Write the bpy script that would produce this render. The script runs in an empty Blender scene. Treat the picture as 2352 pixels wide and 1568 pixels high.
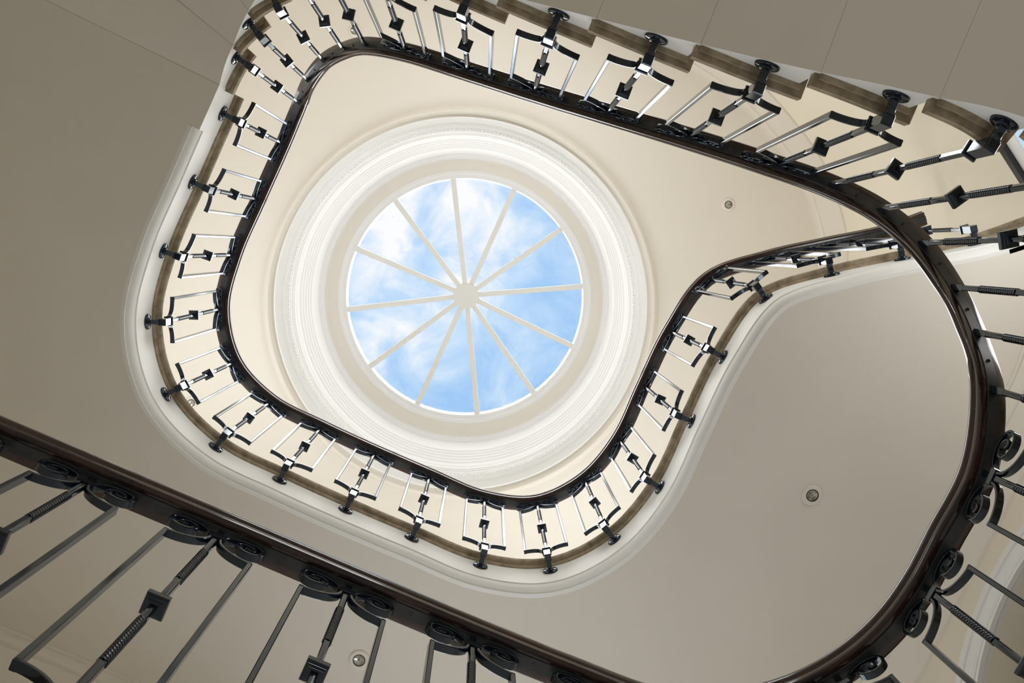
import bpy, bmesh, math, random
from mathutils import Vector, Matrix
from mathutils.geometry import delaunay_2d_cdt
random.seed(7)
C = bpy.context.scene.collection
SC = bpy.context.scene
PI = math.pi

# ------------------------------------------------------------------ camera
# X runs along the hall, Y across it, Z up.  The camera lies on its back in the stairwell.
cam_d = bpy.data.cameras.new('camera')
cam_d.sensor_fit = 'HORIZONTAL'; cam_d.sensor_width = 36.0
cam_d.lens = 2100.0 / 2352.0 * 36.0
cam_d.clip_start = 0.02; cam_d.clip_end = 500
cam = bpy.data.objects.new('camera', cam_d); C.objects.link(cam); SC.camera = cam
MR = ((0.909594, 0.40983972, 0.0683385), (-0.41452587, 0.90635256, 0.08181283), (-0.02840863, -0.10274454, 0.99430202))
right = Vector([r[0] for r in MR]); down = Vector([r[1] for r in MR]); fwd = Vector([r[2] for r in MR])
cam.matrix_world = Matrix((( right.x, -down.x, -fwd.x, 0), (right.y, -down.y, -fwd.y, 0), (right.z, -down.z, -fwd.z, 0), (0, 0, 0, 1)))

SC.view_settings.view_transform = 'Standard'
SC.view_settings.look = 'None'
SC.view_settings.gamma = 1.0
SC.view_settings.use_curve_mapping = False
SC.view_settings.exposure = 0.0
SC.render.engine = 'CYCLES'
SC.cycles.max_bounces = 10; SC.cycles.diffuse_bounces = 6; SC.cycles.glossy_bounces = 5
SC.cycles.transparent_max_bounces = 8
SC.cycles.caustics_reflective = False; SC.cycles.caustics_refractive = False

# ------------------------------------------------------------------ sky
SKY = 1.0; SKY_FILL_RING = 7.0
w = bpy.data.worlds.new('sky'); SC.world = w; w.use_nodes = True
nt = w.node_tree; nt.nodes.clear()
def N(tree, typ, **kw):
    n = tree.nodes.new(typ)
    for k, v in kw.items(): setattr(n, k, v)
    return n
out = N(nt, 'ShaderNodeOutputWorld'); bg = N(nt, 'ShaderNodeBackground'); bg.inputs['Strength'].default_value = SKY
tc = N(nt, 'ShaderNodeTexCoord')
n1 = N(nt, 'ShaderNodeTexNoise'); n1.inputs['Scale'].default_value = 13.0; n1.inputs['Detail'].default_value = 9; n1.inputs['Roughness'].default_value = .60; n1.inputs['Distortion'].default_value = .5
mp = N(nt, 'ShaderNodeMapping'); mp.inputs['Location'].default_value = (3.1, 1.7, .4)
nt.links.new(tc.outputs['Generated'], mp.inputs['Vector']); nt.links.new(mp.outputs['Vector'], n1.inputs['Vector'])
sep = N(nt, 'ShaderNodeSeparateXYZ'); nt.links.new(tc.outputs['Generated'], sep.inputs['Vector'])
def M(tree, op, a, b=None):
    n = N(tree, 'ShaderNodeMath', operation=op)
    for i, v in enumerate((a, b)):
        if v is None: continue
        if isinstance(v, (int, float)): n.inputs[i].default_value = v
        else: tree.links.new(v, n.inputs[i])
    return n.outputs[0]
# thicker cloud bank towards -X; added unseen bright ring lights well and bars
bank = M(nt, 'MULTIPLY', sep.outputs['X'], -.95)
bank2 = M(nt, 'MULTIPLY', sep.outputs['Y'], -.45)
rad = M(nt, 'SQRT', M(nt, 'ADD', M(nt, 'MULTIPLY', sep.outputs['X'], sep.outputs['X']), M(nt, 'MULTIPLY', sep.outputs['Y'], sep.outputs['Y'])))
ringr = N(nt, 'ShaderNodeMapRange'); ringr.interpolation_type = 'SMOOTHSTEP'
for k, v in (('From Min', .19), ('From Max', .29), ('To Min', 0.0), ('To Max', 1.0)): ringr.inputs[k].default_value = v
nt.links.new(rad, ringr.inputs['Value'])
val = M(nt, 'ADD', M(nt, 'ADD', n1.outputs['Fac'], bank), bank2)
rp = N(nt, 'ShaderNodeValToRGB')
rp.color_ramp.elements[0].position = .30; rp.color_ramp.elements[0].color = (.37, .61, .93, 1)
rp.color_ramp.elements[1].position = .66; rp.color_ramp.elements[1].color = (1.0, 1.0, 1.0, 1)
e = rp.color_ramp.elements.new(.47); e.color = (.56, .75, .97, 1)
nt.links.new(val, rp.inputs['Fac'])
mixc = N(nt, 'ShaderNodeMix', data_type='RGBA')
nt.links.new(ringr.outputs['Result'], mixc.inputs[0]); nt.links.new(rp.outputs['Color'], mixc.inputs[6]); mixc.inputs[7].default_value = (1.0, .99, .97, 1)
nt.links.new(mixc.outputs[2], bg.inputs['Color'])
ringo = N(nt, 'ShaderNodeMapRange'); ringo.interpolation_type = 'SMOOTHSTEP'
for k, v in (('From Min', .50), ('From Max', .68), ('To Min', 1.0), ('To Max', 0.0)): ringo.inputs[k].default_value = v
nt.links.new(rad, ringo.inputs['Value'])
nt.links.new(M(nt, 'ADD', M(nt, 'MULTIPLY', M(nt, 'MULTIPLY', ringr.outputs['Result'], ringo.outputs['Result']), SKY_FILL_RING), SKY), bg.inputs['Strength'])
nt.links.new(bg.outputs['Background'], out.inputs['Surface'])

# ------------------------------------------------------------------ daylight lamps: added fill at unseen windows, plus the corner window
def area_lamp(name, loc, target, sx, sy, power, col):
    d = bpy.data.lights.new(name, 'AREA'); d.shape = 'RECTANGLE'; d.size = sx; d.size_y = sy; d.energy = power; d.color = col
    o = bpy.data.objects.new(name, d); C.objects.link(o); o.location = loc
    o.rotation_euler = (Vector(target) - Vector(loc)).to_track_quat('-Z', 'Y').to_euler()
    return o
DAY = (1.0, .988, .97)
FILL_UP = 22.5; FILL_LOW = 29.0; FILL_MID = 18.0; WIN_CORNER = 11.5
FILL_WINDOWS = [  # made up to light the hall: centre, inward normal, width, height, power
    ((-2.78, 1.2, 5.40), (1, 0), 1.3, 1.3, FILL_UP * .8),
    ((-1.4, 2.83, 5.50), (0, -1), 1.3, 1.3, FILL_UP),
    ((1.4, 2.83, 5.50), (0, -1), 1.3, 1.3, FILL_UP),
    ((2.78, 1.6, 5.50), (-1, 0), 1.3, 1.3, FILL_UP),
    ((-.3, -2.12, 5.60), (0, 1), 1.3, 1.3, FILL_UP * 1.3),
    ((.85, 2.83, 2.6), (0, -1), 1.8, 1.7, FILL_MID),
    ((0.0, 2.83, -.25), (0, -1), 2.2, 2.0, FILL_LOW),
]
for i, (c, n, sx, sy, p) in enumerate(FILL_WINDOWS):
    l = Vector(c) + Vector((n[0], n[1], 0)) * .10
    area_lamp('window_and_fill_daylight', l, l + Vector((n[0], n[1], 0)), sx * .92, sy * .92, p, DAY)

# daylight of the window on the curved corner wall, half a storey up
area_lamp('window_and_fill_daylight', (2.31, -1.42, 3.62), (1.75, -.554, 3.80), .65, 1.0, WIN_CORNER, (1.0, .99, .97))

# ------------------------------------------------------------------ materials
def mat(name, col, rough=.6, spec=.5, metal=0.0, noise=0.0, nscale=6.0, bump=0.0, coat=0.0, col2=None, detail=5, stretch=None, lo=.35, hi=.7, ior=1.5, tint=None):
    m = bpy.data.materials.new(name); m.use_nodes = True
    t = m.node_tree; b = t.nodes['Principled BSDF']
    b.inputs['Base Color'].default_value = (*col, 1); b.inputs['Roughness'].default_value = rough
    if tint: b.inputs['Specular Tint'].default_value = (*tint, 1)
    b.inputs['Metallic'].default_value = metal; b.inputs['Specular IOR Level'].default_value = spec
    b.inputs['IOR'].default_value = ior; b.inputs['Coat Weight'].default_value = coat; b.inputs['Coat Roughness'].default_value = .08
    if noise or col2 or bump:
        tcn = N(t, 'ShaderNodeTexCoord'); nz = N(t, 'ShaderNodeTexNoise'); nz.inputs['Scale'].default_value = nscale; nz.inputs['Detail'].default_value = detail
        if stretch:
            mpn = N(t, 'ShaderNodeMapping'); mpn.inputs['Scale'].default_value = stretch
            t.links.new(tcn.outputs['Object'], mpn.inputs['Vector']); t.links.new(mpn.outputs['Vector'], nz.inputs['Vector'])
        else:
            t.links.new(tcn.outputs['Object'], nz.inputs['Vector'])
        if noise or col2:
            r = N(t, 'ShaderNodeValToRGB')
            c2 = col2 or tuple(x * (1 - noise) for x in col)
            r.color_ramp.elements[0].position = lo; r.color_ramp.elements[0].color = (*c2, 1)
            r.color_ramp.elements[1].position = hi; r.color_ramp.elements[1].color = (*col, 1)
            t.links.new(nz.outputs['Fac'], r.inputs['Fac']); t.links.new(r.outputs['Color'], b.inputs['Base Color'])
        if bump:
            bp = N(t, 'ShaderNodeBump'); bp.inputs['Strength'].default_value = bump; bp.inputs['Distance'].default_value = .01
            t.links.new(nz.outputs['Fac'], bp.inputs['Height']); t.links.new(bp.outputs['Normal'], b.inputs['Normal'])
    return m
MS = mat('soffit_paint', (.765, .725, .668), .75, .2, noise=.035, nscale=2.2)
MC = mat('ceiling_paint', (.785, .745, .68), .75, .2, noise=.02, nscale=1.5)
MW = mat('white_paint', (.87, .87, .86), .55, .3, noise=.03, nscale=9)
MWALL = mat('wall_paint', (.84, .785, .67), .75, .2, noise=.03, nscale=2)
MT = mat('trim_paint', (.83, .83, .825), .6, .3)
MSTONE = mat('stone', (.40, .33, .235), .8, .25, col2=(.21, .165, .11), nscale=24, bump=.15, detail=8, lo=.3, hi=.62)
MIRON = mat('black_paint', (.008, .012, .021), .10, .5, coat=.0, ior=1.6, tint=(.78, .89, 1.0))
MRAILIRON = mat('grey_iron', (.045, .05, .055), .42, .5, col2=(.02, .022, .026), nscale=18)
MWOOD = mat('mahogany', (.052, .021, .017), .15, .45, col2=(.020, .009, .009), nscale=9, stretch=(1, 1, 6), coat=.45, detail=8)
MFLOOR = mat('floor_stone', (.60, .59, .575), .5, .4, noise=.12, nscale=3)
MLAMP = mat('lamp_reflector', (.62, .64, .58), .22, .6, metal=.85, noise=.5, nscale=60)
MBLACK = mat('lamp_black', (.015, .015, .014), .5, .4)
MBRONZE = mat('window_black', (.02, .02, .022), .35, .5)
MBULB = mat('bulb_glass', (.25, .24, .2), .15, .6)
MSKYW = mat('skylight_paint', (.80, .79, .75), .6, .3)
mg = bpy.data.materials.new('skylight_glass'); mg.use_nodes = True
t = mg.node_tree; t.nodes.clear()
o_ = N(t, 'ShaderNodeOutputMaterial'); tr = N(t, 'ShaderNodeBsdfTransparent'); gl = N(t, 'ShaderNodeBsdfGlossy'); mx = N(t, 'ShaderNodeMixShader'); fr = N(t, 'ShaderNodeFresnel')
fr.inputs['IOR'].default_value = 1.08; gl.inputs['Roughness'].default_value = .02
# specks of dirt on the panes
tcg = N(t, 'ShaderNodeTexCoord'); ng = N(t, 'ShaderNodeTexNoise'); ng.inputs['Scale'].default_value = 28; ng.inputs['Detail'].default_value = 3
t.links.new(tcg.outputs['Object'], ng.inputs['Vector'])
rg = N(t, 'ShaderNodeValToRGB'); rg.color_ramp.elements[0].position = .72; rg.color_ramp.elements[0].color = (.985, .99, 1, 1); rg.color_ramp.elements[1].position = .78; rg.color_ramp.elements[1].color = (.80, .81, .82, 1)
t.links.new(ng.outputs['Fac'], rg.inputs['Fac']); t.links.new(rg.outputs['Color'], tr.inputs['Color'])
t.links.new(fr.outputs['Fac'], mx.inputs['Fac']); t.links.new(tr.outputs['BSDF'], mx.inputs[1]); t.links.new(gl.outputs['BSDF'], mx.inputs[2]); t.links.new(mx.outputs['Shader'], o_.inputs['Surface'])
mpane = bpy.data.materials.new('daylit_pane'); mpane.use_nodes = True
t = mpane.node_tree; t.nodes.clear()
o_ = N(t, 'ShaderNodeOutputMaterial'); em = N(t, 'ShaderNodeEmission'); em.inputs['Color'].default_value = (.62, .78, .92, 1); em.inputs['Strength'].default_value = .9
t.links.new(em.outputs['Emission'], o_.inputs['Surface'])

# ------------------------------------------------------------------ helpers
def finish(me, smooth=None):
    if smooth is not None:
        for p in me.polygons: p.use_smooth = True
        me.set_sharp_from_angle(angle=math.radians(smooth))
    return me
def to_mesh(bm, name, mats, smooth=None, normals=True):
    if normals: bmesh.ops.recalc_face_normals(bm, faces=bm.faces)
    me = bpy.data.meshes.new(name); bm.to_mesh(me); bm.free()
    for m in (mats if isinstance(mats, (list, tuple)) else [mats]): me.materials.append(m)
    return finish(me, smooth)
def link(name, me, parent=None):
    o = bpy.data.objects.new(name, me); C.objects.link(o)
    if parent: o.parent = parent
    return o
def struct(name, me, parent=None):
    o = link(name, me, parent)
    if not parent: o['kind'] = 'structure'
    return o
def tag(o, label, cat, group=None):
    o['label'] = label; o['category'] = cat
    if group: o['group'] = group
    return o
def empty(name, loc=(0, 0, 0)):
    o = bpy.data.objects.new(name, None); C.objects.link(o); o.location = loc; o.empty_display_size = .05
    return o
def box(bm, x0, x1, y0, y1, z0, z1, mtx=None, mi=0):
    vs = [bm.verts.new(((x0, x1)[i & 1], (y0, y1)[i >> 1 & 1], (z0, z1)[i >> 2 & 1])) for i in range(8)]
    if mtx is not None:
        for v in vs: v.co = mtx @ v.co
    for f in ((0, 1, 3, 2), (4, 6, 7, 5), (0, 4, 5, 1), (2, 3, 7, 6), (0, 2, 6, 4), (1, 5, 7, 3)):
        bm.faces.new([vs[i] for i in f]).material_index = mi
    return vs
def rings(bm, rs, closed=True, caps=True, mi=0):
    R = [[bm.verts.new(p) for p in r] for r in rs]
    for a, b in zip(R, R[1:]):
        n = len(a)
        for i in range(n if closed else n - 1):
            j = (i + 1) % n
            bm.faces.new((a[i], a[j], b[j], b[i])).material_index = mi
    if caps and closed:
        bm.faces.new(R[0]).material_index = mi; bm.faces.new(R[-1][::-1]).material_index = mi
    return R
def catmull(P, sub=8):
    P = [Vector(p) for p in P]; out = []
    for i in range(len(P) - 1):
        p1, p2 = P[i], P[i + 1]
        p0 = P[i - 1] if i else p1 * 2 - p2
        p3 = P[i + 2] if i + 2 < len(P) else p2 * 2 - p1
        t0 = 0; t1 = t0 + max((p1 - p0).length, 1e-6) ** .5; t2 = t1 + max((p2 - p1).length, 1e-6) ** .5; t3 = t2 + max((p3 - p2).length, 1e-6) ** .5
        for k in range(sub):
            t = t1 + (t2 - t1) * k / sub
            A1 = p0 * ((t1 - t) / (t1 - t0)) + p1 * ((t - t0) / (t1 - t0)); A2 = p1 * ((t2 - t) / (t2 - t1)) + p2 * ((t - t1) / (t2 - t1)); A3 = p2 * ((t3 - t) / (t3 - t2)) + p3 * ((t - t2) / (t3 - t2))
            B1 = A1 * ((t2 - t) / (t2 - t0)) + A2 * ((t - t0) / (t2 - t0)); B2 = A2 * ((t3 - t) / (t3 - t1)) + A3 * ((t - t1) / (t3 - t1))
            out.append(B1 * ((t2 - t) / (t2 - t1)) + B2 * ((t - t1) / (t2 - t1)))
    out.append(P[-1]); return out
def normals2(P):
    ns = []
    for i in range(len(P)):
        a = P[max(i - 1, 0)]; b = P[min(i + 1, len(P) - 1)]
        t = Vector((b[0] - a[0], b[1] - a[1])); t.normalize(); ns.append(Vector((-t.y, t.x)))
    return ns
def sweep(bm, prof, P, closed=True, caps=True, mi=0):
    """profile points (d outwards, z) carried along path P of (x, y, z)"""
    ns = normals2(P)
    return rings(bm, [[(p[0] + n.x * d, p[1] + n.y * d, (p[2] if len(p) > 2 else 0) + z) for d, z in prof] for p, n in zip(P, ns)], closed, caps, mi)
class Path:
    def __init__(s, pts):
        s.p = [Vector((p[0], p[1])) for p in pts]; s.l = [0]
        for a, b in zip(s.p, s.p[1:]): s.l.append(s.l[-1] + (b - a).length)
        s.n = normals2(s.p)
    def at(s, t):
        t = min(max(t, 0), s.l[-1])
        for i in range(len(s.p) - 1):
            if t <= s.l[i + 1] or i == len(s.p) - 2:
                f = (t - s.l[i]) / max(s.l[i + 1] - s.l[i], 1e-9)
                return s.p[i].lerp(s.p[i + 1], f), s.n[i].lerp(s.n[i + 1], f).normalized()
    def near(s, q):
        q = Vector((q[0], q[1])); best = (9e9, 0)
        for i, (a, b) in enumerate(zip(s.p, s.p[1:])):
            d = b - a; f = min(max((q - a).dot(d) / max(d.length_squared, 1e-12), 0), 1)
            e = (a + d * f - q).length
            if e < best[0]: best = (e, s.l[i] + d.length * f)
        return best[1]
    def part(s, a, b, step=.05):
        n = max(2, int(abs(b - a) / step) + 1)
        return [s.at(a + (b - a) * i / (n - 1))[0] for i in range(n)]
def prism(bm, poly, z0, z1, mi=0):
    poly = [Vector((p[0], p[1])) for i, p in enumerate(poly) if i == 0 or (Vector((p[0], p[1])) - Vector((poly[i - 1][0], poly[i - 1][1]))).length > 1e-4]
    n = len(poly)
    lo = [bm.verts.new((p[0], p[1], z0)) for p in poly]; hi = [bm.verts.new((p[0], p[1], z1)) for p in poly]
    for i in range(n):
        j = (i + 1) % n; bm.faces.new((lo[i], lo[j], hi[j], hi[i])).material_index = mi
    vs2, ed, fc, *_ = delaunay_2d_cdt(poly, [(i, (i + 1) % n) for i in range(n)], [list(range(n))], 1, 1e-6)
    km = {}
    for k, v in enumerate(vs2): km[k] = min(range(n), key=lambda i: (poly[i] - v).length_squared)
    for tri in fc:
        a = [km[k] for k in tri]
        if len(set(a)) == 3:
            bm.faces.new([lo[i] for i in a]).material_index = mi; bm.faces.new([hi[i] for i in a[::-1]]).material_index = mi
def lathe(bm, prof, n=48, c=(0, 0, 0), closed=False, mi=0, cap=False):
    rs = [[(c[0] + r * math.cos(2 * PI * i / n), c[1] + r * math.sin(2 * PI * i / n), c[2] + z) for i in range(n)] for r, z in prof]
    return rings(bm, rs, True, cap, mi)

# ------------------------------------------------------------------ the hall: plan of the walls
ZF = -1.55; ZC = 7.30; ZS = 4.33; ZG = 4.655          # ground floor, ceiling, gallery soffit, gallery floor
HR = 5.449; HL = 2.285; ZUN = 4.604; ZLN = 1.44       # baluster heads and undersides of the stone edges
half = catmull([(2.78, -.20), (2.765, -.62), (2.62, -1.14), (2.37, -1.47), (2.11, -1.70), (1.75, -1.89), (1.38, -2.03), (1.0, -2.10), (.55, -2.12)], 8)
BACK = [(p.x, p.y) for p in half] + [(-p.x, p.y) for p in half[::-1]]
WALL = Path([(2.78, 2.83)] + BACK + [(-2.78, 2.83), (2.78, 2.83)])
def hit_wall(p, n):
    best = None
    for a, b in zip(WALL.p, WALL.p[1:]):
        d = b - a; den = n.x * d.y - n.y * d.x
        if abs(den) < 1e-9: continue
        q = a - p; tt = (q.x * d.y - q.y * d.x) / den; u = (q.x * n.y - q.y * n.x) / den
        if tt > .05 and -1e-6 <= u <= 1 + 1e-6 and (best is None or tt < best): best = tt
    return best if best else 1.3

bm = bmesh.new(); prism(bm, [(-3.1, -2.5), (3.1, -2.5), (3.1, 3.1), (-3.1, 3.1)], ZF - .2, ZF); struct('floor', to_mesh(bm, 'floor', MFLOOR))
def wall_strip(name, P, z0, z1, th=.22):
    ns = normals2(P); bm = bmesh.new()
    rings(bm, [[(p[0], p[1], z0), (p[0], p[1], z1), (p[0] - n.x * th, p[1] - n.y * th, z1), (p[0] - n.x * th, p[1] - n.y * th, z0)] for p, n in zip(P, ns)])
    return struct(name, to_mesh(bm, name, MWALL, 30))
wall_strip('wall_back', BACK[::-1], ZF, ZC)
bm = bmesh.new(); box(bm, -3.0, -2.78, -.2, 3.0, ZF, ZC); struct('wall_left', to_mesh(bm, 'wall_left', MWALL))
bm = bmesh.new(); box(bm, -2.78, 2.78, 2.83, 3.05, ZF, ZC); struct('wall_front', to_mesh(bm, 'wall_front', MWALL))
# right wall with the arched doorway off the lower gallery
AY, AZ, AR = .41, 3.0, .88
bm = bmesh.new()
arch = [(AY - AR, 1.5)] + [(AY - AR * math.cos(a * PI / 32), AZ + AR * math.sin(a * PI / 32)) for a in range(33)] + [(AY + AR, 1.5)]
def yz_prism(bm, poly, x0, x1):
    lo = [bm.verts.new((x0, p[0], p[1])) for p in poly]; hi = [bm.verts.new((x1, p[0], p[1])) for p in poly]
    n = len(poly)
    for i in range(n):
        j = (i + 1) % n; bm.faces.new((lo[i], hi[i], hi[j], lo[j]))
    V2 = [Vector(p) for p in poly]
    vs2, ed, fc, *_ = delaunay_2d_cdt(V2, [(i, (i + 1) % n) for i in range(n)], [list(range(n))], 1, 1e-6)
    km = {k: min(range(n), key=lambda i: (V2[i] - v).length_squared) for k, v in enumerate(vs2)}
    for tri in fc:
        a = [km[k] for k in tri]
        if len(set(a)) == 3: bm.faces.new([lo[i] for i in a]); bm.faces.new([hi[i] for i in a[::-1]])
yz_prism(bm, [(-.2, 1.5)] + arch + [(3.0, 1.5), (3.0, ZC), (-.2, ZC)], 2.78, 3.0)
yz_prism(bm, [(-.2, ZF), (3.0, ZF), (3.0, 1.5), (-.2, 1.5)], 2.78, 3.0)
struct('wall_right', to_mesh(bm, 'wall_right', MWALL))
# passage behind the arch: barrel vault and end wall
bm = bmesh.new()
P2 = [(AY - 1.0, 1.5)] + [(AY - (AR + .02) * math.cos(a * PI / 32), AZ + (AR + .02) * math.sin(a * PI / 32)) for a in range(33)] + [(AY + 1.0, 1.5)]
rings(bm, [[(3.0, y, z) for y, z in P2], [(4.4, y, z) for y, z in P2]], closed=False)
f = bm.faces.new([bm.verts.new((4.4, y, z)) for y, z in P2]); bmesh.ops.triangulate(bm, faces=[f])
box(bm, 3.0, 4.4, AY - 1.1, AY + 1.1, 1.42, 1.5)
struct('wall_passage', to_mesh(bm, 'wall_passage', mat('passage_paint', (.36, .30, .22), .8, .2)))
# architrave round the arch: stepped bands
bm = bmesh.new()
prof = [(.0, .0), (.0, .020), (.040, .022), (.043, .012), (.050, .012), (.053, .022), (.060, .024), (.063, .017), (.090, .006), (.112, .018), (.115, .024), (.121, .024), (.124, .014), (.130, .014), (.133, .028), (.164, .030), (.166, .0)]
R = []
def aframe(k):
    if k == 0: return lambda r: (AY - AR - r, 1.545)
    if k == 34: return lambda r: (AY + AR + r, 1.545)
    a = (k - 1) * PI / 32
    return lambda r: (AY - (AR + r) * math.cos(a), AZ + (AR + r) * math.sin(a))
for k in range(35):
    fn = aframe(k); R.append([(2.78 - h, *fn(r)) for r, h in prof])
rings(bm, R)
struct('trim_1', to_mesh(bm, 'trim_1', MT, 35))
bm = bmesh.new(); R = []
for k in range(35):
    fn = aframe(k); R.append([(2.80 + h, *fn(r)) for r, h in ((.005, -.07), (-.010, -.07), (-.010, -.05), (.005, -.05))])
rings(bm, R); struct('trim_2', to_mesh(bm, 'trim_2', MT, 35))

# ------------------------------------------------------------------ rail line and stair line
def arc(cx, cy, r, a0, a1, n): return [(cx + r * math.cos(math.radians(a0 + (a1 - a0) * i / n)), cy + r * math.sin(math.radians(a0 + (a1 - a0) * i / n))) for i in range(n + 1)]
LOW = [(-2.74, .972), (-2.0, .970), (-1.4, .970), (-.677, .968), (-.322, .966), (.039, .966), (.396, .964), (.70, .958)] + arc(.80, .305, .652, 80, 4, 7) + [(1.453, .20), (1.453, -.004)]
ST = [(1.424, -.222), (1.410, -.369), (1.380, -.492), (1.304, -.610), (1.196, -.692), (1.061, -.735), (.887, -.752), (.558, -.742), (.232, -.726), (-.087, -.711), (-.408, -.700), (-.727, -.688), (-.957, -.660), (-1.085, -.618), (-1.199, -.543), (-1.277, -.428), (-1.321, -.305)]
SB = [(1.446, -.218), (1.437, -.37), (1.412, -.505), (1.345, -.645), (1.240, -.745), (1.100, -.790), (.880, -.788), (.547, -.762), (.224, -.742), (-.093, -.726), (-.411, -.713), (-.731, -.706), (-.972, -.690), (-1.105, -.642), (-1.206, -.548), (-1.283, -.429), (-1.328, -.302)]
NS = 17
SH = [HL + .1861 * (i + .5) for i in range(NS)]
SZ = [ZLN + .1758 * (i + 1) for i in range(NS)]           # underside of each stone tread
GAL = [(-1.341, -.055), (-1.347, .305), (-1.349, .665), (-1.292, .993), (-1.097, 1.262), (-.801, 1.394), (-.46, 1.416), (-.1, 1.423), (.262, 1.421), (.628, 1.412), (.936, 1.303), (1.145, 1.049), (1.232, .732), (1.231, .368), (1.235, .001), (1.31, -.382), (1.58, -.647), (1.873, -.868), (2.173, -1.088)]
GEND = (2.353, -1.262)
rail_pts = [(x, y, HL) for x, y in LOW] + [(x, y, h) for (x, y), h in zip(ST, SH)] + [(x, y, HR) for x, y in GAL] + [(*GEND, HR)]
RAIL = catmull(rail_pts, 8)
RAILP = Path(RAIL)
BASE = Path(catmull([(x, y) for x, y in LOW + SB + GAL] + [(2.50, -1.40)], 8))

# ------------------------------------------------------------------ handrail (one continuous piece)
hr = empty('handrail', (RAIL[0].x, RAIL[0].y, RAIL[0].z + .06))
tag(hr, 'dark mahogany handrail winding up the stair and round both galleries', 'handrail')
def rel(bm, o):
    for v in bm.verts: v.co -= o.location
bm = bmesh.new()
sweep(bm, [(-.034, .063), (-.018, .063), (-.018, .070), (.018, .070), (.018, .063), (.034, .063), (.039, .066), (.041, .074), (.0405, .081), (.044, .086), (.047, .096), (.046, .106), (.040, .115), (.026, .122), (0, .125), (-.026, .122), (-.040, .115), (-.046, .106), (-.047, .096), (-.044, .086), (-.0405, .081), (-.041, .074), (-.039, .066)], RAIL)
rel(bm, hr); link('wooden_rail', to_mesh(bm, 'wooden_rail', MWOOD, 32), hr)
bm = bmesh.new(); sweep(bm, [(-.016, .058), (.016, .058), (.017, .060), (.017, .069), (-.017, .069), (-.017, .060)], RAIL)
rel(bm, hr); core = link('iron_core_rail', to_mesh(bm, 'iron_core_rail', MRAILIRON, 30), hr)
bm = bmesh.new(); lathe(bm, [(.0001, -.0002), (.0022, -.0002), (.0024, -.0018), (.0058, -.0018), (.0062, 0)], 16); screw_me = to_mesh(bm, 'screw', MRAILIRON, 40)
rail_xy = [Vector((p[0], p[1])) for p in rail_pts]
def railz(s):
    for i in range(len(RAILP.l) - 1):
        if s <= RAILP.l[i + 1]:
            f = (s - RAILP.l[i]) / max(RAILP.l[i + 1] - RAILP.l[i], 1e-9); return RAIL[i].z + (RAIL[i + 1].z - RAIL[i].z) * f
    return RAIL[-1].z
def add_screw(s):
    p, n = RAILP.at(s)
    o = link('screw', screw_me, core); o.location = Vector((p.x, p.y, railz(s) + .0585)) - hr.location

# ------------------------------------------------------------------ gallery edges, soffits and floors
nos_prof = [(.045, .004), (.040, .010), (.0405, .029), (.046, .036), (.14, .036), (.14, -.014), (.0775, -.014), (.072, -.012), (.0675, -.005), (.064, .001), (.062, .001), (.062, .004)]
fas_prof = [(.14, 0), (.079, -.004), (.078, -.222), (.0735, -.224), (.0735, -.230), (.080, -.233), (.082, -.245), (.088, -.256), (.096, -.264), (.106, -.269), (.112, -.270), (.112, -.277), (.122, -.277), (.14, -.272)]
s_land = BASE.near((-1.335, -.165)); s_g0 = BASE.near((-1.342, .06)); s_gend = BASE.l[-1]
def off(P, d): return [(p.x + n.x * d, p.y + n.y * d) for p, n in zip(P, normals2(P))]
gpath = BASE.part(s_land, s_gend, .03)
gpath2 = BASE.part(s_g0, s_gend, .03)
bm = bmesh.new(); sweep(bm, [(d, z + ZUN) for d, z in nos_prof], [(p.x, p.y) for p in gpath]); struct('trim_3', to_mesh(bm, 'trim_3', MSTONE, 35))
# fascia with ovolo; the moulding stops short of the corner wall as in the hall
s_mend = BASE.near((2.20, -1.12))
gp3 = BASE.part(s_g0, s_mend, .03)
bm = bmesh.new(); sweep(bm, [(d, z + ZUN) for d, z in fas_prof], [(p.x, p.y) for p in gp3])
gp4 = BASE.part(s_mend, s_gend, .03)
sweep(bm, [(.14, ZUN), (.079, ZUN - .004), (.078, ZS), (.14, ZS)], [(p.x, p.y) for p in gp4])
struct('trim_4', to_mesh(bm, 'trim_4', MW, 35))
def gallery_poly(path, d, s0w, s1w):
    a = off(path, d)
    w = WALL.part(s0w, s1w, .08)
    return a + [(p.x, p.y) for p in w]
# landing line runs radially from the stair head to the left wall
pl, nl = BASE.at(s_land); wl = pl + nl * hit_wall(pl, nl)
pe, ne = BASE.at(s_gend); we = pe + ne * .08
sw_e = WALL.near(pe); sw_l = WALL.near(wl)
# wall runs: start (2.78,2.83) -> right wall -> back -> left -> front.  Take end of gallery backwards to the start, then front/left to the landing
def wall_loop(sa, sb):
    """walk from sa down to 0, then from the far end down to sb (no sampling needed on straight walls)"""
    out = [WALL.at(sa)[0]]
    for i in range(len(WALL.l) - 1, -1, -1):
        if 1e-6 < WALL.l[i] < sa - 1e-6: out.append(WALL.p[i])
    out.append(Vector((2.78, 2.83)))
    for i in range(len(WALL.l) - 1, -1, -1):
        if sb + 1e-6 < WALL.l[i] < WALL.l[-1] - 1e-6: out.append(WALL.p[i])
    out.append(WALL.at(sb)[0])
    return [(p.x, p.y) for p in out]
bm = bmesh.new()
p0, n0 = BASE.at(s_g0); w0 = p0 + n0 * hit_wall(p0, n0)
prism(bm, off(gpath2, .119) + wall_loop(sw_e, WALL.near(w0)), ZS, ZUN + .02)
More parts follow.
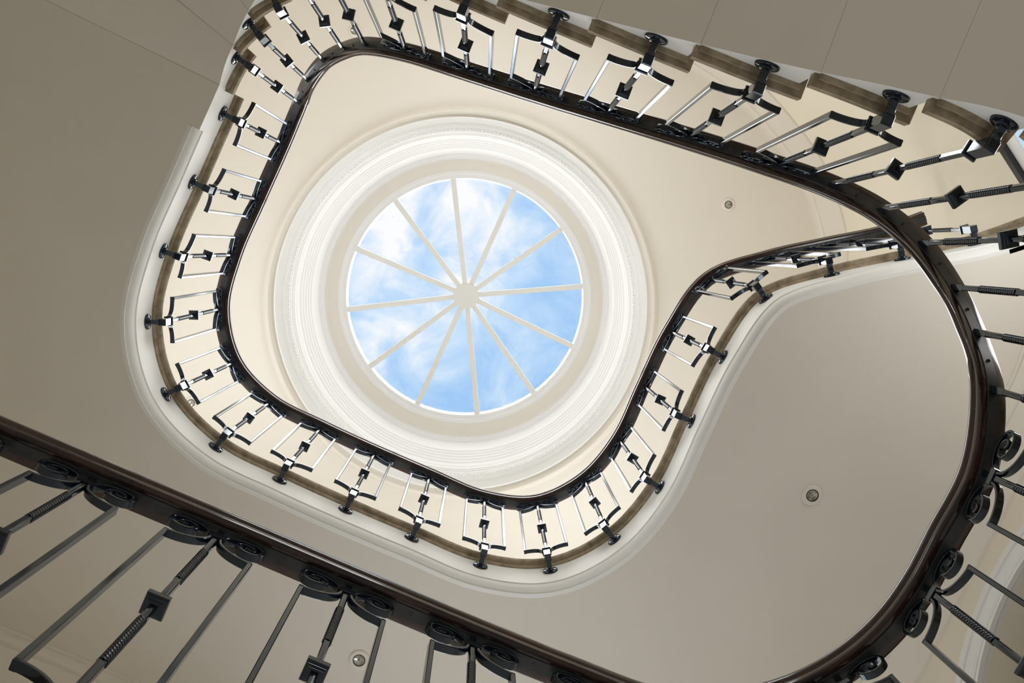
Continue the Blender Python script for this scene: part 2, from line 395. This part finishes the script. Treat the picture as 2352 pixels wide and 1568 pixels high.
# landing wedge: soffit rises to meet the top step
r0 = []; K = 6
for k in range(K + 1):
    s = s_land + (s_g0 - s_land) * k / K; p, n = BASE.at(s); h = hit_wall(p, n); z = ZS
    q0 = p + n * .078; q1 = p + n * h
    r0.append([(q0.x, q0.y, z), (q1.x, q1.y, z), (q1.x, q1.y, ZUN + .02), (q0.x, q0.y, ZUN + .02)])
R = rings(bm, r0)
me = to_mesh(bm, 'gallery_slab', [MS, MW])
for p in me.polygons:                       # painted white only on the face turned to the well, landing part
    if abs(p.normal.z) < .3 and p.center.y < .07 and p.center.y > -.2 and -1.5 < p.center.x < -1.36: p.material_index = 1
struct('floor_gallery', me)
bm = bmesh.new(); prism(bm, off(gpath, .13) + wall_loop(sw_e, sw_l), ZUN + .02, ZUN + .036); struct('floor_upper', to_mesh(bm, 'floor_upper', MFLOOR))

# lower gallery
s_l0 = BASE.near(LOW[0]); s_l1 = BASE.near((1.452, -.10))
lp = BASE.part(s_l0, s_l1, .03)
bm = bmesh.new(); sweep(bm, [(d, z + ZLN) for d, z in nos_prof], [(p.x, p.y) for p in lp]); struct('trim_5', to_mesh(bm, 'trim_5', MSTONE, 35))
bm = bmesh.new(); sweep(bm, [(d, z + ZLN) for d, z in fas_prof], [(p.x, p.y) for p in lp]); struct('trim_6', to_mesh(bm, 'trim_6', MW, 35))
p1, n1_ = BASE.at(s_l1); w1 = p1 + n1_ * hit_wall(p1, n1_)
lo_poly = off(lp, .119) + [(w1.x, w1.y), (2.78, 2.83), (-2.78, 2.83), (-2.78, off(lp, .119)[0][1])]
bm = bmesh.new(); prism(bm, lo_poly, ZLN - .27, ZLN + .036); struct('floor_lower_gallery', to_mesh(bm, 'floor_lower_gallery', MS))

# ------------------------------------------------------------------ stone steps
sb = [BASE.near(p) for p in SB]
riser = []
for i in range(NS):
    a = sb[i - 1] if i else sb[0] - .15
    riser.append((a + sb[i]) / 2 + .04)
riser[0] = s_l1; riser.append(s_land)
WORD = ['first', 'second', 'third', 'fourth', 'fifth', 'sixth', 'seventh', 'eighth', 'ninth', 'tenth', 'eleventh', 'twelfth', 'thirteenth', 'fourteenth', 'fifteenth', 'sixteenth', 'seventeenth', 'eighteenth', 'nineteenth', 'twentieth']
def near_wall(p, n, gap=.004): return hit_wall(p, n) - gap
for i in range(NS):
    sa, sz = riser[i], riser[i + 1]; z = SZ[i]
    zb0 = (SZ[i - 1] if i else ZLN) - .016; zb1 = z - .016
    if i == 0: zb0 = ZLN - .20
    if i == NS - 1: zb1 = ZS + .002
    p, n = BASE.at((sa + sz) / 2)
    root = empty('stair_step', (p.x + n.x * .6, p.y + n.y * .6, z))
    where = 'of the winders at the foot' if i < 6 else ('of the straight flight' if i < 12 else 'of the top winders')
    base = i if i < 6 else (i - 6 if i < 12 else i - 12)
    tag(root, 'stone step with white painted end, %s %s, counted upwards' % (WORD[base], where), 'stair step', 'cantilevered stone stair steps')
    bm = bmesh.new(); K = 10; rr = []
    for k in range(K + 1):
        s = sa + .0004 + (sz - sa - .0008) * k / K; pp, nn = BASE.at(s); h = near_wall(pp, nn); q0 = pp + nn * .078; q1 = pp + nn * h; zz = zb0 + (zb1 - zb0) * k / K
        rr.append([(q0.x, q0.y, zz), (q1.x, q1.y, zz), (q1.x, q1.y, z + .004), (q0.x, q0.y, z + .004)])
    rings(bm, rr); rel(bm, root)
    me = to_mesh(bm, 'step_block', [MS, MW], 30)
    for pg in me.polygons:
        c = pg.center + root.location
        if abs(pg.normal.z) < .3 and BASE is not None:
            s = BASE.near((c.x, c.y)); pp, nn = BASE.at(s)
            if abs((Vector((c.x, c.y)) - pp).length - .078) < .03: pg.material_index = 1
    link('step_block', me, root)
    bm = bmesh.new(); rr = []; rr2 = []
    for k in range(K + 1):
        s = sa - .026 + (sz + .01 - sa + .026) * k / K; pp, nn = BASE.at(s); h = near_wall(pp, nn); q0 = pp + nn * .040; q1 = pp + nn * h
        rr.append([(q0.x, q0.y, z + .004), (q1.x, q1.y, z + .004), (q1.x, q1.y, z + .038), (q0.x, q0.y, z + .038)])
        s = sa - .010 + (sz - .004 - sa + .010) * k / K; pp, nn = BASE.at(s); q0 = pp + nn * .062; q1 = pp + nn * h
        rr2.append([(q0.x, q0.y, z - .012), (q1.x, q1.y, z - .012), (q1.x, q1.y, z + .008), (q0.x, q0.y, z + .008)])
    rings(bm, rr)
    bmesh.ops.bevel(bm, geom=[e for e in bm.edges if e.is_manifold and e.calc_face_angle(0) > .7], offset=.006, segments=2, affect='EDGES')
    rings(bm, rr2); rel(bm, root)
    link('stone_tread', to_mesh(bm, 'stone_tread', MSTONE, 35), root)

# ------------------------------------------------------------------ cornices where walls meet the soffit and the ceiling
cor = [(0, -.145), (.015, -.145), (.015, -.135), (.025, -.13), (.04, -.112), (.075, -.09), (.11, -.062), (.135, -.05), (.135, -.036), (.15, -.034), (.165, -.022), (.185, -.018), (.185, -.006), (.20, -.004), (.20, .0), (0, 0)]
def cornice(name, P, z):
    bm = bmesh.new(); ns = normals2(P)
    # mitre on sharp corners
    R = []
    for i, (p, n) in enumerate(zip(P, ns)):
        k = 1.0
        if 0 < i < len(P) - 1:
            a = Vector((P[i][0] - P[i - 1][0], P[i][1] - P[i - 1][1])).normalized(); b = Vector((P[i + 1][0] - P[i][0], P[i + 1][1] - P[i][1])).normalized()
            na = Vector((-a.y, a.x)); nb = Vector((-b.y, b.x)); m = (na + nb).normalized(); k = 1 / max(m.dot(na), .3); n = m
        R.append([(p[0] + n.x * d * k, p[1] + n.y * d * k, z + zz) for d, zz in cor])
    rings(bm, R); struct(name, to_mesh(bm, name, MC, 30))
full = [(2.78, 2.83)] + BACK + [(-2.78, 2.83)]
# inward offset: walking right wall towards -Y has its left side at +X, so walk the other way round
cornice('trim_7', full[::-1] , ZC)
_s = WALL.near(pe) - .08
cl = wall_loop(_s, WALL.near(w0))
cl = [q for i, q in enumerate(cl) if i == 0 or (Vector(q) - Vector(cl[i - 1])).length > 1e-4]
cornice('trim_8', cl, ZS)

# ------------------------------------------------------------------ ceiling with the round lantern
SX, SY = .021, .516
bm = bmesh.new()
NV = 128
outer = [(p.x, p.y) for p in WALL.p[:-1]]
ov = [bm.verts.new((x, y, ZC)) for x, y in outer]
iv = [bm.verts.new((SX + 1.57 * math.cos(2 * PI * i / NV), SY + 1.57 * math.sin(2 * PI * i / NV), ZC)) for i in range(NV)]
es = [bm.edges.new((ov[i], ov[(i + 1) % len(ov)])) for i in range(len(ov))] + [bm.edges.new((iv[i], iv[(i + 1) % NV])) for i in range(NV)]
bmesh.ops.triangle_fill(bm, edges=es, use_beauty=True)
ext = bmesh.ops.extrude_face_region(bm, geom=bm.faces[:])
bmesh.ops.translate(bm, vec=(0, 0, .2), verts=[v for v in ext['geom'] if isinstance(v, bmesh.types.BMVert)])
struct('ceiling', to_mesh(bm, 'ceiling', MC))
lant = empty('ceiling_lantern', (SX, SY, ZC)); lant['kind'] = 'structure'
def ring_part(name, prof, m, sm=30, n=160):
    bm = bmesh.new(); lathe(bm, [(r, z - ZC) for r, z in prof], n)
    # give the shell a back: close it with an outer offset surface
    me = to_mesh(bm, name, m, sm); return link(name, me, lant)
ring_part('ceiling_rose', [(1.575, 7.305), (1.574, 7.286), (1.567, 7.284), (1.565, 7.278), (1.556, 7.266), (1.545, 7.258), (1.535, 7.256), (1.528, 7.260), (1.525, 7.272), (1.522, 7.30), (1.515, 7.312), (1.49, 7.318), (1.489, 7.33)], MC)
ring_part('cornice_ring', [(1.493, 7.318), (1.491, 7.300), (1.483, 7.300), (1.480, 7.335), (1.478, 7.348), (1.470, 7.375), (1.460, 7.390), (1.451, 7.394), (1.448, 7.394), (1.448, 7.404), (1.441, 7.405), (1.439, 7.414), (1.431, 7.418), (1.426, 7.428), (1.420, 7.430), (1.420, 7.436), (1.413, 7.436), (1.412, 7.475), (1.405, 7.478), (1.405, 7.492), (1.398, 7.495), (1.395, 7.53), (1.388, 7.535), (1.388, 7.56), (1.381, 7.566), (1.376, 7.62), (1.372, 7.63), (1.370, 7.665)], MT)
bm = bmesh.new(); ND = 276
for i in range(ND):
    a = 2 * PI * i / ND; mtx = Matrix.Rotation(a, 4, 'Z')
    box(bm, 1.398, 1.414, -.0095, .0095, 7.440 - ZC, 7.466 - ZC, mtx)
link('dentil_band', to_mesh(bm, 'dentil_band', MT), lant)
dp = [(1.370, 7.665)]
for k in range(5):
    z = 7.72 + k * .07; r = 1.369 - (z - 7.665) * .118
    dp += [(r, z), (r - .004, z + .006), (r - .004, z + .012), (r - .0015, z + .018)]
dp += [(1.303, 8.25)]
ring_part('drum_wall', dp, MT)
ring_part('drum_bead', [(1.303, 8.25), (1.292, 8.255), (1.291, 8.275), (1.281, 8.284), (1.280, 8.305), (1.272, 8.316), (1.262, 8.318)], MT)
ring_part('drum_cove', [(1.262, 8.318), (1.256, 8.36), (1.240, 8.415), (1.210, 8.463), (1.178, 8.486), (1.172, 8.488)], MC)
ring_part('lantern_frame', [(1.172, 8.488), (1.158, 8.492), (1.147, 8.502), (1.141, 8.518), (1.139, 8.54), (1.131, 8.545), (1.129, 8.562), (1.122, 8.567), (1.112, 8.58), (1.110, 8.63), (1.110, 8.72)], MT)
sky = empty('window_1', (SX, SY, 8.62)); sky['kind'] = 'structure'
bm = bmesh.new(); lathe(bm, [(.0001, .385), (.122, .385), (.126, .390), (.126, .47), (.0001, .47)], 48); link('hub', to_mesh(bm, 'hub', MSKYW, 35), sky)
slope = math.atan2(.40, 1.0)
for k in range(12):
    a = PI / 6 * k; mtx = Matrix.Rotation(a, 4, 'Z') @ Matrix.Translation((1.11, 0, 0)) @ Matrix.Rotation(slope, 4, 'Y')
    Lr = 1.0 / math.cos(slope)
    bm = bmesh.new(); box(bm, -Lr, .03, -.024, .024, 0, .05, mtx); box(bm, -Lr, .03, -.013, .013, .05, .10, mtx)
    link('glazing_bar', to_mesh(bm, 'glazing_bar', MSKYW), sky)
    bm = bmesh.new(); a2 = a + PI / 6
    def pt(r, ang, dz): return (r * math.cos(ang), r * math.sin(ang), (1.11 - r) * .40 + dz)
    lo_ = [bm.verts.new(pt(*q)) for q in ((.11, a, .06), (1.12, a, .06), (1.12, a2, .06), (.11, a2, .06))]
    hi_ = [bm.verts.new(pt(*q)) for q in ((.11, a, .066), (1.12, a, .066), (1.12, a2, .066), (.11, a2, .066))]
    bm.faces.new(lo_)
    bm.faces.new(hi_[::-1])
    for i in range(4): bm.faces.new((lo_[i], hi_[i], hi_[(i + 1) % 4], lo_[(i + 1) % 4]))
    link('glass_pane', to_mesh(bm, 'glass_pane', mg), sky)

# ------------------------------------------------------------------ side windows: made-up unseen ones for fill, and the corner one
def wall_window(name, c, n, wd, ht, frame_m=MT, fw=.06, inner=0):
    r = empty(name, c); r['kind'] = 'structure'; r.rotation_euler = (0, 0, math.atan2(n[1], n[0]) - PI / 2)   # local +y points into the hall
    bm = bmesh.new()
    for x0, x1, z0, z1 in ((-wd / 2 - fw, -wd / 2, -ht / 2 - fw, ht / 2 + fw), (wd / 2, wd / 2 + fw, -ht / 2 - fw, ht / 2 + fw), (-wd / 2, wd / 2, ht / 2, ht / 2 + fw), (-wd / 2, wd / 2, -ht / 2 - fw, -ht / 2)):
        box(bm, x0, x1, .002, .05, z0, z1)
    link('window_frame', to_mesh(bm, 'window_frame', frame_m), r)
    if inner:
        bm = bmesh.new(); a = wd / 2; b = ht / 2
        for x0, x1, z0, z1 in ((-a, -a + inner, -b, b), (a - inner, a, -b, b), (-a, a, b - inner, b), (-a, a, -b, -b + inner)): box(bm, x0, x1, .003, .022, z0, z1)
        link('window_lining', to_mesh(bm, 'window_lining', MW), r)
    bm = bmesh.new(); box(bm, -wd / 2, wd / 2, .004, .016, -ht / 2, ht / 2); link('window_pane', to_mesh(bm, 'window_pane', mpane), r)
for i, (c, n, sx, sy, p) in enumerate(FILL_WINDOWS): wall_window('window_%d' % (i + 2), c, n, sx, sy)  # added windows, out of view, framing the fill lamps
wall_window('window_9', (2.36, -1.505, 3.96), (-.5, .866), .80, 1.4, MBRONZE, .045, .10)


# ------------------------------------------------------------------ downlights
def lathe_me(name, prof, m, n=40, sm=35):
    bm = bmesh.new(); lathe(bm, prof, n); return to_mesh(bm, name, m, sm)
dl = [lathe_me('trim_ring', [(.031, .003), (.031, -.007), (.036, -.009), (.047, -.007), (.052, -.002), (.0525, .0)], MC),
      lathe_me('lamp_bezel', [(.026, -.004), (.027, -.0075), (.0305, -.008), (.0315, -.004), (.0315, .004)], MBLACK),
      lathe_me('reflector', [(.0001, .001), (.008, .001), (.014, -.0005), (.022, -.003), (.0265, -.005)], MLAMP, 24, 10),
      lathe_me('bulb', [(.0001, -.0065), (.004, -.006), (.0065, -.004), (.007, .001)], MBULB, 16)]
for nm, loc, lab in (('downlight', (1.949, .439, ZS - .0005), 'small recessed halogen downlight in the right-hand gallery soffit'),
                     ('downlight', (.265, 2.097, ZS - .0005), 'small recessed halogen downlight in the soffit seen between the near lower balusters'),
                     ('downlight', (1.618, -1.105, ZC - .0005), 'small recessed downlight in the top ceiling between skylight and curved corner wall'),
                     ('downlight', (-1.632, 2.107, ZC - .0005), 'small recessed downlight in the top ceiling glimpsed behind the left gallery balusters'),
                     ('downlight', (-1.605, -1.095, ZC - .0005), 'small recessed downlight in the top ceiling above the bend at the stair head')):
    r = empty(nm, loc); tag(r, lab, 'ceiling light', 'recessed downlights')
    last = None
    for me in dl:
        nm2 = me.name.split('.')[0]; o = link(nm2, me, last if nm2 == 'bulb' else r); last = o

# ------------------------------------------------------------------ balusters
def ribbon(bm, pts, t=.009, wd=.022, taper=None, mi=0):
    """flat bar: a curve in the local x-z plane, thickness t in that plane, depth wd along y"""
    P = [Vector((p[0], p[1])) for p in pts]; ns = normals2(P); rs = []
    for i, (p, n) in enumerate(zip(P, ns)):
        h = t / 2; y = wd / 2; c = .0018
        a = p + n * h; b = p - n * h; ai = p + n * (h - c); bi = p - n * (h - c)
        rs.append([(a.x, -y + c, a.y), (ai.x, -y, ai.y), (bi.x, -y, bi.y), (b.x, -y + c, b.y), (b.x, y - c, b.y), (bi.x, y, bi.y), (ai.x, y, ai.y), (a.x, y - c, a.y)])
    rings(bm, rs)
SCROLL = [(.016, .012), (.024, .027), (.038, .040), (.058, .049), (.088, .052), (.113, .045), (.127, .028), (.124, .008), (.108, -.005), (.086, -.008), (.066, -.001), (.055, .012), (.058, .027), (.074, .037), (.093, .034), (.103, .023), (.100, .012), (.090, .009), (.082, .015)]
cache = {}
def baluster_parts(L, panel, kf, rake):
    key = (round(L, 3), panel, kf, rake)
    if key in cache: return cache[key]
    parts = []
    # twisted bar, rings of a rounded square
    q = .0085; st = []
    f0 = kf - .50
    segs = [(0, .13 + f0, 0), (.13 + f0, .35 + f0, 4.5), (.35 + f0, .59 + f0, 0), (.59 + f0, .81 + f0, 4.5), (.81 + f0, .97, 0)]
    bm = bmesh.new(); rs = []
    def sq(z, h, a, rnd):
        pts = []
        for k in range(24):
            th = PI / 12 * k + PI / 24
            cx, sx_ = math.cos(th), math.sin(th); e_ = 1 / max(abs(cx), abs(sx_))
            r = h * (e_ * (1 - rnd) + rnd * 1.2)
            pts.append((r * math.cos(th + a), r * math.sin(th + a), z))
        return pts
    def rope(z, a):
        out = []
        for k in range(24):
            th = PI / 12 * k
            g = max(0.0, math.cos(4 * th)) ** 5
            r = .0114 - .0036 * g
            out.append((r * math.cos(th + a), r * math.sin(th + a), z))
        return out
    for a, b, turns in segs:
        za, zb = L * (1 - a) + .004, L * (1 - b) + .004
        if not turns: rs += [sq(za, q, 0, 0.05), sq(zb, q, 0, 0.05)]
        else:
            n = int(turns * 20)
            for k in range(1, n): rs.append(rope(za + (zb - za) * k / n, 2 * PI * turns * k / n))
    rings(bm, rs); parts.append(('twisted_bar', to_mesh(bm, 'twisted_bar', MIRON, 38)))
    # boss: stepped square block
    bm = bmesh.new(); zk = L * (1 - kf)
    def sqr(h, z): return [(-h, -h, z), (h, -h, z), (h, h, z), (-h, h, z)]
    rings(bm, [sqr(h, zk + z) for h, z in ((.011, -.022), (.016, -.0205), (.0165, -.0165), (.0205, -.015), (.021, -.011), (.0245, -.0095), (.0255, -.006), (.0255, .006), (.0245, .0095), (.021, .011), (.0205, .015), (.0165, .0165), (.016, .0205), (.011, .022))])
    parts.append(('boss', to_mesh(bm, 'boss', MIRON)))
    # collar: neck plate and square block
    bm = bmesh.new()
    rings(bm, [sqr(h, z) for h, z in ((.0195, .040), (.0215, .042), (.0225, .046), (.0225, .052), (.0215, .055), (.012, .056))])
    rings(bm, [sqr(h, z) for h, z in ((.014, -.050), (.0165, -.047), (.0172, -.042), (.0172, .041))])
    parts.append(('collar', to_mesh(bm, 'collar', MIRON)))
    bm = bmesh.new()
    rings(bm, [[(x * sx2, yy, -.032 + zz * sx2) for x, zz in ((-.012, -.015), (.012, -.015), (.015, -.012), (.015, .012), (.012, .015), (-.012, .015), (-.015, .012), (-.015, -.012))] for yy, sx2 in ((.004, 1.0), (.020, 1.0), (.026, .80), (.034, .78), (.064, .80))])
    parts.append(('foot', to_mesh(bm, 'foot', MIRON, 40)))
    bm = bmesh.new()
    prof = [(.0001, .060), (.017, .060), (.020, .062), (.021, .066), (.030, .067), (.037, .069), (.039, .072), (.039, .078)]
    rings(bm, [[(r * math.cos(2 * PI * i / 28), y, -.032 + r * math.sin(2 * PI * i / 28)) for i in range(28)] for r, y in prof], True, False)
    parts.append(('wall_flange', to_mesh(bm, 'wall_flange', MIRON, 35)))
    # head
    bm = bmesh.new()
    if panel:
        box(bm, -.0215, .0215, -.012, .012, L + .003, L + .026); box(bm, -.009, .009, -.009, .009, L + .02, L + .062)
    else: box(bm, -.0088, .0088, -.0088, .0088, L - .002, L + .062)
    parts.append(('head_plate' if panel else 'head_block', to_mesh(bm, 'head_plate', MIRON)))
    if panel:
        zt, zb = L - .065, .104
        for sgn in (-1, 1):
            bm = bmesh.new(); ribbon(bm, [(sgn * .111, zb - .004), (sgn * .111, zt + .004)], .0135, .022); parts.append(('side_bar', to_mesh(bm, 'side_bar', MIRON, 35)))
            bm = bmesh.new(); ribbon(bm, [(sgn * (.116 - .102 * math.sin(a)), L - .065 * math.cos(a)) for a in [PI / 2 * k / 12 for k in range(13)]]); parts.append(('upper_arm', to_mesh(bm, 'upper_arm', MIRON, 35)))
            bm = bmesh.new(); ribbon(bm, [(sgn * (.116 - .096 * math.sin(a)), .045 + .059 * math.cos(a)) for a in [PI / 2 * k / 12 for k in range(13)]]); parts.append(('lower_arm', to_mesh(bm, 'lower_arm', MIRON, 35)))
            k = rake * (1.0 if sgn > 0 else .85)
            pts = catmull([(sgn * x, L + z + sgn * x * k) for x, z in SCROLL], 5)
            bm = bmesh.new(); ribbon(bm, pts, .008, .022); parts.append(('scroll', to_mesh(bm, 'scroll', MIRON, 35)))
    cache[key] = parts
    return parts
def place(base, zb, top, zt, tan, panel, kf, rake, label, group):
    up = Vector((top[0] - base[0], top[1] - base[1], zt - zb)); L = round(up.length, 2); up.normalize()
    x = Vector((tan[0], tan[1], 0)); x = (x - up * x.dot(up)).normalized(); y = up.cross(x)
    root = bpy.data.objects.new('baluster', None); C.objects.link(root); root.empty_display_size = .05
    root.matrix_world = Matrix(((x.x, y.x, up.x, base[0]), (x.y, y.y, up.y, base[1]), (x.z, y.z, up.z, zb), (0, 0, 0, 1)))
    tag(root, label, 'baluster', group)
    foot = None
    for nm, me in baluster_parts(L, panel, kf, rake):
        o = link(nm, me, foot if nm == 'wall_flange' else root)
        if nm == 'foot': foot = o
def tangent(P, q):
    s = P.near(q); a = P.at(s - .03)[0]; b = P.at(s + .03)[0]; return (b - a).normalized()
COL_G = ZUN - .044; COL_L = HL - .889
# lower gallery: level run, near the camera
lows = [(-1.75, .970), (-1.39, .970), (-1.035, .970), (-.677, .968), (-.322, .966), (.039, .966), (.396, .964), (.755, .955), (1.09, .888), (1.345, .665), (1.452, .340), (1.453, -.004)]
ltxt = {3: 'large near black scrolled baluster cut by the left edge, under the lower handrail', 4: 'near black scrolled baluster, second from the left edge along the lower handrail', 5: 'near black scrolled baluster left of the downlight, third along the lower handrail', 6: 'near black scrolled baluster, fourth along the lower handrail, mostly below the frame', 9: 'black scrolled baluster on the lower handrail bend where the rail leaves the bottom edge', 10: 'black scrolled baluster in front of the white arch moulding, right-hand bend of lower handrail', 11: 'black scrolled baluster at the right edge, last before the plain winder balusters begin'}
for i, p in enumerate(lows):
    place(p, COL_L, p, HL, tangent(BASE, p), True, .47, 0, ltxt.get(i, 'black scrolled baluster of the lower gallery outside the picture'), 'scrolled balusters of the lower gallery')
for i in range(NS):
    b, tp, zb, zt = SB[i], ST[i], SZ[i] - .044, SH[i]
    panel = 6 <= i <= 11
    if i < 6: lab = 'plain twisted black baluster, %s up from the stair foot on the right-hand bend' % WORD[i]; g = 'plain balusters on the lower winders'
    elif panel: lab = 'black scrolled baluster on the straight stair flight, %s up from the right' % WORD[i - 6]; g = 'scrolled balusters of the straight flight'
    else: lab = 'plain twisted black baluster, %s down from the stair head on the top bend' % WORD[16 - i]; g = 'plain balusters on the upper winders'
    place(b, zb, tp, zt, tangent(BASE, b), panel, .475 if i < 12 else .49, .56 if panel else 0, lab, g)
gcol = GAL
for i, p in enumerate(GAL):
    last = i == len(GAL) - 1
    lab = 'black scrolled baluster of the upper gallery, %s along from the stair head' % WORD[i]
    if last: lab = 'plain twisted black baluster ending the upper gallery rail beside the corner wall'
    place(p, COL_G, p, HR, tangent(BASE, p), not last, .50, 0, lab, 'scrolled balusters of the upper gallery')
allb = lows + ST + GAL
ss = sorted(RAILP.near(p) for p in allb)
for a, b in zip(ss, ss[1:]): add_screw((a + b) / 2)
